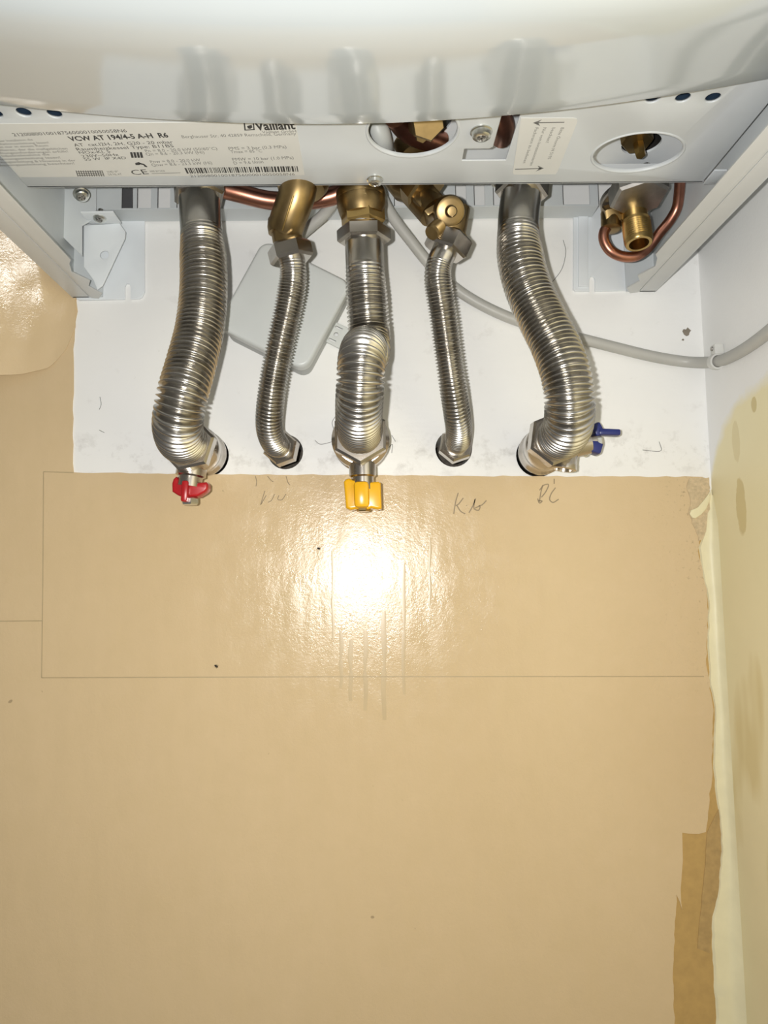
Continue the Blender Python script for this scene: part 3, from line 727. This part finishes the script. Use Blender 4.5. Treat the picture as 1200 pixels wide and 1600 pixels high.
# cold water filling valve
v0 = P(640, 288, 0.085); v1 = P(697, 352, 0.097)
kv = link('brass_valve', lathe(v0, v1 - v0, [(0, -0.022), (0.0125, -0.022), (0.0135, 0.000), (0.0110, 0.004), (0.0110, 0.030), (0, 0.031)], 32), 'brass_dark', boiler)
link('valve_flange', hexnut(P(660, 290, 0.094), (0.55, -0.15, -0.8), 0.0160, 0.012, 0, 0.2, 8), 'brass', kv)
link('body_block', box((v0 + v1) / 2 + Vector((0.000, -0.002, 0.0)), (0.017, 0.015, 0.020), Matrix.Rotation(math.radians(-38), 3, 'Y'), 0.002), 'brass_dark', kv)
kc = P(704, 330, 0.112)
kax = Vector((0.02, -0.80, -0.42))
link('valve_cap', lathe(kc, kax, [(0, -0.020), (0.0098, -0.020), (0.0100, -0.003), (0.0094, -0.001), (0.0090, 0.0), (0.0070, 0.0006), (0.0042, 0.0004), (0.0036, 0.0006), (0.0034, 0.0066), (0.0028, 0.0074), (0, 0.0076)], 32), 'brass_dark', kv)
kd = Vector((-0.20, 0.12, -1))
link('valve_neck', lathe(P(705, 352, 0.098), kd, [(0, -0.012), (0.0105, -0.012), (0.0105, 0.006), (0.0100, 0.007), (0.0100, 0.014), (0, 0.014)], 32), 'brass_dark', kv)
bm = bmesh.new(); tp = [(0, -0.010)]
for i in range(8): tp += [(0.0046, -0.006 + i * 0.0011), (0.0051, -0.0055 + i * 0.0011)]
tp += [(0.0046, 0.004), (0, 0.004)]
add_lathe(bm, P(679, 360, 0.108), (-0.6, -0.45, -0.75), tp, 20); link('threaded_stub', mesh_from(bm, 50), 'brass', kv)
link('bright_ring', lathe(P(702, 374, 0.096), kd, [(0.006, -0.0035), (0.0113, -0.0035), (0.0113, 0.0005), (0.0108, 0.001), (0.0113, 0.0015), (0.0113, 0.004), (0.006, 0.004)], 36, closed=True), 'brass_bright', kv)
# copper pipe running across behind the hoses
link('cross_pipe', tube([P(330, 290, 0.062), P(370, 301, 0.060), P(430, 314, 0.056), P(520, 306, 0.058), P(545, 290, 0.06)], 0.0064, 24, 60), 'copper', boiler)
# things seen through the oval openings
bc = PZ(657, 236, ZP + 0.024)
pv = link('drain_valve', lathe(bc, (0.0, -0.10, -1), [(0, -0.025), (0.0175, -0.025), (0.0175, -0.006), (0.0150, 0.001), (0.012, 0.004), (0, 0.005)], 32), 'brass', boiler)
link('drain_hex', hexnut(PZ(664, 188, ZP + 0.016), (0.1, -0.75, -0.6), 0.0105, 0.022, 0, 0.3), 'brass', pv)
link('drain_pin', hexnut(PZ(658, 208, ZP + 0.012), (0.05, -0.7, -0.8), 0.0042, 0.012, 0, 0.2), 'brass', pv)
link('drain_arm', tube([PZ(618, 180, ZP + 0.022), PZ(640, 205, ZP + 0.024), PZ(690, 225, ZP + 0.024)], 0.0072, 20, 20), 'copper', pv)
link('grey_tube', tube([PZ(584, 185, ZP + 0.024), PZ(594, 212, ZP + 0.016), PZ(602, 262, ZP + 0.016)], 0.0065, 20, 20), 'grey_plastic_dark', boiler)
hc = PZ(994, 208, ZP + 0.026)
fv = link('vent_screw', hexnut(hc, (0.0, -0.2, -1), 0.0098, 0.016, 0, 0.25), 'brass', boiler)
link('vent_pin', hexnut(hc + Vector((0.0008, -0.002, -0.011)), (0.0, -0.25, -1), 0.0034, 0.012, 0, 0.0), 'brass_bright', fv)
link('dark_recess', lathe(Vector((PZ(1002, 223, ZB).x, PZ(1002, 223, ZB).y, ZB + 0.012)), EZ, [(0.0128, -0.011), (0.0128, 0.0), (0, 0.001)], 28), 'recess_dark', base)  # near-black cup: the shade inside the round hole put into its colour
link('brown_tube', tube([PZ(776, 170, ZP + .02), PZ(786, 196, ZP + .02), PZ(784, 214, ZP + .024)], 0.0068, 16, 12), 'copper', boiler)

# safety valve at the right
sv = P(992, 300, 0.075)
sd = Vector((0.02, -0.18, -1))
sf = link('safety_valve', hexnut(P(997, 297, 0.081), sd, 0.0198, 0.015, 0.0, 0.5), 'dull_nickel', boiler)
link('washer', lathe(P(986, 314, 0.060), sd, [(0.008, -0.003), (0.0215, -0.003), (0.0215, 0.0), (0.0205, 0.001), (0.008, 0.001)], 40, closed=True), 'dull_nickel', sf)
link('lock_ring', lathe(P(993, 315, 0.074), sd, [(0, -0.006), (0.0122, -0.006), (0.0128, 0.0), (0.0120, 0.0030), (0.0105, 0.0035), (0, 0.0035)], 36), 'brass_bright', sf)
bm = bmesh.new(); tp = [(0.0068, 0.022), (0.0072, 0.010), (0.0, 0.008)]
outp = [(0.0, -0.010), (0.0090, -0.010), (0.0090, 0.004), (0.0098, 0.0045)]
for i in range(9): outp += [(0.0092, 0.006 + i * 0.0016), (0.0099, 0.0068 + i * 0.0016)]
outp += [(0.0094, 0.0215), (0.0088, 0.0225), (0.0068, 0.0225)]
add_lathe(bm, P(992, 338, 0.066), sd, outp + [(0.0066, 0.010), (0, 0.009)], 32)
link('threaded_outlet', mesh_from(bm, 30), 'brass_bright', sf)
ebw = link('side_elbow', hexnut(P(957, 338, 0.058), (0.9, -0.1, 0.15), 0.0085, 0.013, 0, 0.3), 'brass', sf)
link('elbow_drop', lathe(P(955, 346, 0.058), (-0.1, -0.1, -1), [(0, -0.006), (0.0075, -0.006), (0.0070, 0.006), (0.005, 0.007), (0, 0.007)], 24), 'brass', sf)
link('copper_capillary', tube([P(953, 350, 0.058), P(944, 362, 0.058), P(944, 376, 0.057), P(954, 392, 0.056), P(972, 400.5, 0.055), P(994, 400, 0.055), P(1012, 388, 0.056), P(1030, 365, 0.060), P(1047, 344, 0.064), P(1057, 326, 0.068), P(1061, 304, 0.074), P(1063, 270, 0.084)], 0.0037, 18, 120), 'copper', sf)

# ------------------------------------------------------------------ corrugated hoses
def hose(label, ctrl, R, pitch, amp, smooth_a, smooth_b, nuts, stretch=(1.0, 1.0)):
    pts = [P(x, y, d * mm) for x, y, d in ctrl]
    path = catmull(pts, 40); _, L = resample(path, 10)
    n = int(L / pitch) * 8
    path, L = resample(path, n); rad = []
    for i in range(n + 1):
        s = L * i / n; ph = (s / pitch * (1.22 - 0.22 * s / L)) % 1.0
        w = min(1, max(0, (s - smooth_a) / 0.02)) * min(1, max(0, (L - s - smooth_b) / 0.010))
        f = s / L; a_ = amp * (stretch[0] + (stretch[1] - stretch[0]) * f) * w
        c = 0.5 + 0.5 * math.cos(2 * math.pi * ph); c = c ** 0.8
        rad.append(R - amp * 0.6 + a_ * (c - 0.4) * 1.6)
    root = empty('flexible_hose', pts[-1], label, 'hose', 'corrugated steel hoses under the boiler')
    bm = bmesh.new(); add_sweep(bm, path, rad, 32); link('corrugated_tube', mesh_from(bm, 75), 'stainless', root)
    for where, r, h, off, mat, rot in nuts:
        i = 0 if where == 'a' else n
        t = (path[1] - path[0]).normalized() if where == 'a' else (path[-1] - path[-2]).normalized()
        if where == 'a': t = (path[6] - path[0]).normalized()
        link('union_nut', hexnut(path[i] + t * off, t, r, h, 0, rot), mat, root)
    return root
hose('large steel hose on the far left, ending at the red-handled valve',
     [(309, 262, 88), (311, 300, 90), (314, 350, 94), (318, 410, 98), (318, 460, 102), (311, 520, 106), (297, 575, 112), (284, 622, 116), (278, 657, 110), (281, 683, 90), (293, 694, 66)],
     0.0148, 0.00300, 0.0020, 0.048, 0.004, [('a', 0.0178, 0.014, 0.0165, 'nickel', 0.2), ('b', 0.0190, 0.014, 0.003, 'nickel', 0.3)], (0.7, 1.25))
hose('thin steel hose between the red and yellow valves, passing over the grey junction box',
     [(452, 388, 95), (457, 410, 94), (458, 435, 92), (451, 480, 88), (440, 530, 82), (429, 585, 74), (422, 635, 64), (421, 668, 52), (428, 690, 36), (440, 701, 16)],
     0.0092, 0.00225, 0.0012, 0.008, 0.006, [('a', 0.0148, 0.011, 0.003, 'nickel', 0.1), ('b', 0.0135, 0.012, 0.000, 'nickel', 0.2)])
hose('kinked steel gas hose in the middle, ending at the yellow-handled valve',
     [(568, 352, 96), (569, 380, 95), (571, 430, 93), (574, 480, 90), (577, 522, 88), (576, 552, 95), (569, 546, 122), (565, 565, 136), (563, 600, 136), (561, 640, 122), (561, 667, 96), (563, 681, 66)],
     0.0138, 0.00300, 0.0019, 0.026, 0.004, [('a', 0.0178, 0.010, 0.0065, 'nickel', 0.0), ('b', 0.0200, 0.012, 0.002, 'nickel', 0.0)], (0.6, 1.25))
hose('thin steel hose right of the yellow valve, below the brass filling valve',
     [(702, 376, 95), (695, 392, 94.5), (687, 410, 93), (684, 430, 92), (687, 458, 90), (692, 490, 86), (700, 550, 79), (708, 605, 71), (714, 645, 60), (717, 670, 46), (716, 687, 28), (712, 697, 12)],
     0.0092, 0.00225, 0.0012, 0.014, 0.006, [('a', 0.0152, 0.013, 0.002, 'nickel', 0.25), ('b', 0.0135, 0.010, 0.000, 'nickel', 0.2)])
hose('large steel hose on the far right, ending at the blue-handled valve',
     [(820, 258, 88), (815, 300, 90), (810, 345, 93), (812, 395, 97), (822, 440, 101), (843, 490, 106), (868, 540, 112), (884, 585, 117), (890, 628, 116), (889, 658, 106), (881, 678, 86), (867, 686, 64)],
     0.0148, 0.00300, 0.0020, 0.048, 0.004, [('a', 0.0178, 0.014, 0.0165, 'nickel', 0.1), ('b', 0.0190, 0.014, 0.003, 'nickel', 0.15)], (0.7, 1.25))

# ------------------------------------------------------------------ shut-off valves at the wall
def valve(label, wallpx, endpx, dend, r):
    a_ = P(*wallpx, -0.012); b_ = P(*endpx, dend); L = (b_ - a_).length
    root = empty('shutoff_valve', P(*wallpx, 0.0), label, 'valve', 'shut-off valves at the wall')
    link('valve_body', lathe(a_, b_ - a_, [(0, 0), (r * 1.0, 0), (r * 1.0, 0.016), (r * 1.08, 0.018), (r * 1.08, 0.024), (r * .98, 0.027), (r * .95, L * .55), (r * 1.05, L * .62), (r * 1.05, L - 0.008), (r * .9, L - 0.004), (0, L - 0.004)], 40), 'nickel', root)
    return root, a_, b_
# red
vr, a_, b_ = valve('nickel shut-off valve with red butterfly handle', (324, 712), (300, 699), 0.060, 0.0160)
sb = P(301, 722, 0.046)
link('stem', lathe(sb, (P(295, 762, 0.047) - sb), [(0, -0.006), (0.0105, -0.006), (0.0105, 0.010), (0.0085, 0.011), (0.0085, 0.018), (0, 0.018)], 28), 'nickel', vr)
hd = link('handle', wallplate([(268.1, 755.0), (270.3, 748.1), (274.6, 744.2), (278.1, 748.1), (283.3, 752.4), (291.5, 751.5), (294.8, 754.4), (311.0, 753.9), (321.8, 752.8), (324.4, 756.1), (324.0, 763.7), (320.1, 768.5), (309.3, 775.0), (295.8, 776.3), (285.0, 777.1), (276.8, 773.4), (268.5, 768.0)], 0.040, 0.052, (), 0.0016), 'red_paint', vr)
link('ridge', box(P(290, 768, 0.053), (0.0048, 0.008, 0.0150), Matrix.Rotation(0.06, 3, 'Y'), 0.0016), 'red_paint', hd)
link('stem_nut', hexnut(P(297, 783, 0.048), (0, 0, -1), 0.0062, 0.005, 0, 0.2), 'zinc', vr)
# yellow
vy, a_, b_ = valve('nickel gas valve with yellow butterfly handle', (565, 697), (563, 685), 0.058, 0.0195)
sb = P(566, 722, 0.046)
link('stem', lathe(sb, (P(567, 765, 0.046) - sb), [(0, -0.006), (0.0095, -0.006), (0.0095, 0.010), (0.0080, 0.011), (0.0080, 0.020), (0, 0.020)], 28), 'nickel', vy)
hd = link('handle', wallplate([(537.0, 752.5), (540.0, 748.5), (545.5, 747.0), (551.2, 750.0), (555.0, 750.5), (576.2, 751.2), (580.0, 753.0), (591.2, 752.0), (595.0, 754.5), (596.5, 794.5), (590.0, 795.5), (580.0, 793.5), (574.0, 796.5), (555.0, 795.0), (548.0, 796.5), (540.5, 793.5)], 0.040, 0.052, (), 0.0016), 'yellow_paint', vy)
link('ridge', box(P(565, 773, 0.053), (0.0105, 0.009, 0.0185), Matrix.Rotation(-0.02, 3, 'Y'), 0.0026), 'yellow_paint', hd)
link('stem_nut', hexnut(P(568, 795, 0.048), (0, 0, -1), 0.0050, 0.004, 0, 0.2), 'brass_bright', vy)
# blue
vb, a_, b_ = valve('nickel shut-off valve with blue handle and drain stub', (840, 712), (863, 691), 0.060, 0.0162)
sb = P(884, 706, 0.052)
link('drain_stub', lathe(sb, P(880, 736, 0.052) - sb, [(0, -0.010), (0.0085, -0.010), (0.0085, 0.0082), (0.0090, 0.009), (0.0090, 0.0125), (0.0080, 0.0130), (0.0066, 0.0130), (0.006, 0.008), (0, 0.008)], 30), 'nickel', vb)
sb = P(895, 698, 0.040)
link('stem', lathe(sb, P(930, 690, 0.038) - sb, [(0, -0.01), (0.0080, -0.01), (0.0080, 0.012), (0.0055, 0.013), (0.0055, 0.021), (0, 0.021)], 26), 'nickel', vb)
bm = bmesh.new(); Rz = Matrix.Rotation(math.radians(18), 3, 'Y')
add_box(bm, P(926, 699, 0.038), (0.0115, 0.012, 0.0092), Rz, 0.0018); o = link('handle', mesh_from(bm, 40), 'blue_paint', vb)
bm = bmesh.new(); add_box(bm, P(932, 672, 0.038), (0.0072, 0.010, 0.0095), Matrix.Rotation(math.radians(-25), 3, 'Y'), 0.0018); link('wing', mesh_from(bm, 40), 'blue_paint', o)
bm = bmesh.new(); add_box(bm, P(951, 676, 0.040), (0.0155, 0.0075, 0.0046), Matrix.Rotation(math.radians(3), 3, 'Y'), 0.0012); link('lever', mesh_from(bm, 40), 'blue_paint', o)
link('stem_nut', hexnut(P(936, 690, 0.040), (1, -0.1, 0.1), 0.0045, 0.004), 'zinc', vb)
bm = bmesh.new(); hp = [P(914 + 7 * math.cos(t_ / 12 * 6.28), 704 + 9 * math.sin(t_ / 12 * 6.28), 0.036) for t_ in range(13)]
add_sweep(bm, catmull(hp, 3), 0.0005, 8, False); link('wire_loop', mesh_from(bm, 60), 'zinc', vb)

# ------------------------------------------------------------------ junction box and cables
JD = 0.030
cs = [P(404, 369, JD), P(547, 440, JD), P(480, 581, JD), P(344, 512, JD)]
cen = sum(cs, Vector()) / 4
ux = ((cs[1] - cs[0]) + (cs[2] - cs[3])).normalized(); uz = EY.cross(ux) * -1; uz = Vector((-ux.z, 0, ux.x))
wj = ((cs[1] - cs[0]).length + (cs[2] - cs[3]).length) / 2; hj = ((cs[3] - cs[0]).length + (cs[2] - cs[1]).length) / 2
def rrect(w, h, r, n=6):
    o = []
    for cx, cy, a0 in ((w / 2 - r, h / 2 - r, 0), (-w / 2 + r, h / 2 - r, 90), (-w / 2 + r, -h / 2 + r, 180), (w / 2 - r, -h / 2 + r, 270)):
        for i in range(n + 1):
            a_ = math.radians(a0 + 90 * i / n); o.append((cx + r * math.cos(a_), cy + r * math.sin(a_)))
    return o
jb = empty('junction_box', Vector((cen.x, 0, cen.z)), 'square grey plastic junction box tilted on the white wall behind hoses', 'junction box')
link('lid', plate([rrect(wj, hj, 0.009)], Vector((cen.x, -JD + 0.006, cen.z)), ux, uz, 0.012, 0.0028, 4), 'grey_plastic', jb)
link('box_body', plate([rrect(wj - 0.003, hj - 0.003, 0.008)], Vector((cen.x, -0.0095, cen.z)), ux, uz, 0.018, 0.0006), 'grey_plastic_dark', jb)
tc = P(527, 524, 0.004)
def loc2(lp): return [(a_ , b_) for a_, b_ in lp]
tw, th = 0.0165, 0.0175
slots_ = [[(-0.0025 + x_, s_ * 0.0055 + y_) for x_, y_ in ((-.002, -.0008), (.004, -.0008), (.004, .0008), (-.002, .0008))] for s_ in (-1, 1)]
cc = [(-0.001 + 0.0017 * math.cos(i * math.pi / 8), 0.0017 * math.sin(i * math.pi / 8)) for i in range(16)]
link('mounting_tab', plate([rrect(tw, th, 0.0015, 3)] + slots_ + [cc], tc, ux, uz, 0.003, 0.0004), 'grey_plastic', jb)
link('cable_gland', lathe(P(449, 402, 0.018), ux * 0.25 + uz, [(0, -0.006), (0.0075, -0.006), (0.0075, 0.002), (0.0060, 0.005), (0, 0.005)], 24), 'grey_plastic_dark', jb)

c1 = link('power_cable', tube([P(536, 262, 0.060), P(524, 308, 0.050), P(508, 333, 0.040), P(487, 352, 0.034), P(466, 372, 0.026), P(449, 402, 0.018)], 0.0043, 18, 80), 'cable_grey', label='short grey cable dropping from the boiler into the junction box', cat='cable')
# the long cable keeps its middle just off the wall and runs on along the side wall
xw = CORNER_X - 0.0046
q = [P(585, 262, 0.060), P(596, 305, 0.046), P(612, 336, 0.036), P(640, 374, 0.026), P(676, 418, 0.016), P(722, 458, 0.009), P(790, 494, 0.0060), P(870, 519, 0.0052), P(950, 540, 0.0052), P(1030, 559, 0.0056), P(1080, 566, 0.010)]
q += [PX(1118, 565, xw), PX(1150, 553, xw), PX(1200, 519, xw), PX(1300, 425, xw), PX(1420, 310, xw), PX(1560, 180, xw)]
c2_ = link('power_cable', tube(q, 0.0043, 18, 220), 'cable_grey', label='long grey cable running right along the wall to a white clip', cat='cable')
# clip
cp = PX(1119, 565, xw)
cd = (PX(1125, 563, xw) - PX(1112, 566, xw)).normalized()
clip = empty('cable_clip', Vector((CORNER_X, cp.y, cp.z)), 'small white plastic cable clip nailed to the right-hand wall', 'cable clip')
link('hook', lathe(cp, cd, [(0.0045, -0.0032), (0.0058, -0.0032), (0.0062, 0), (0.0058, 0.0032), (0.0045, 0.0032)], 28, closed=True), 'clip_white', clip)
link('nail_block', box(cp + Vector((0.0008, -0.001, 0.0085)), (0.0070, 0.0075, 0.0080), None, 0.0008), 'clip_white', clip)
link('nail', lathe(cp + Vector((-0.003, -0.001, 0.0095)), (-1, 0, 0), [(0, -0.004), (0.0008, -0.004), (0.0008, 0), (0.0017, 0), (0.0015, 0.0008), (0, 0.001)], 14), 'dull_nickel', clip)
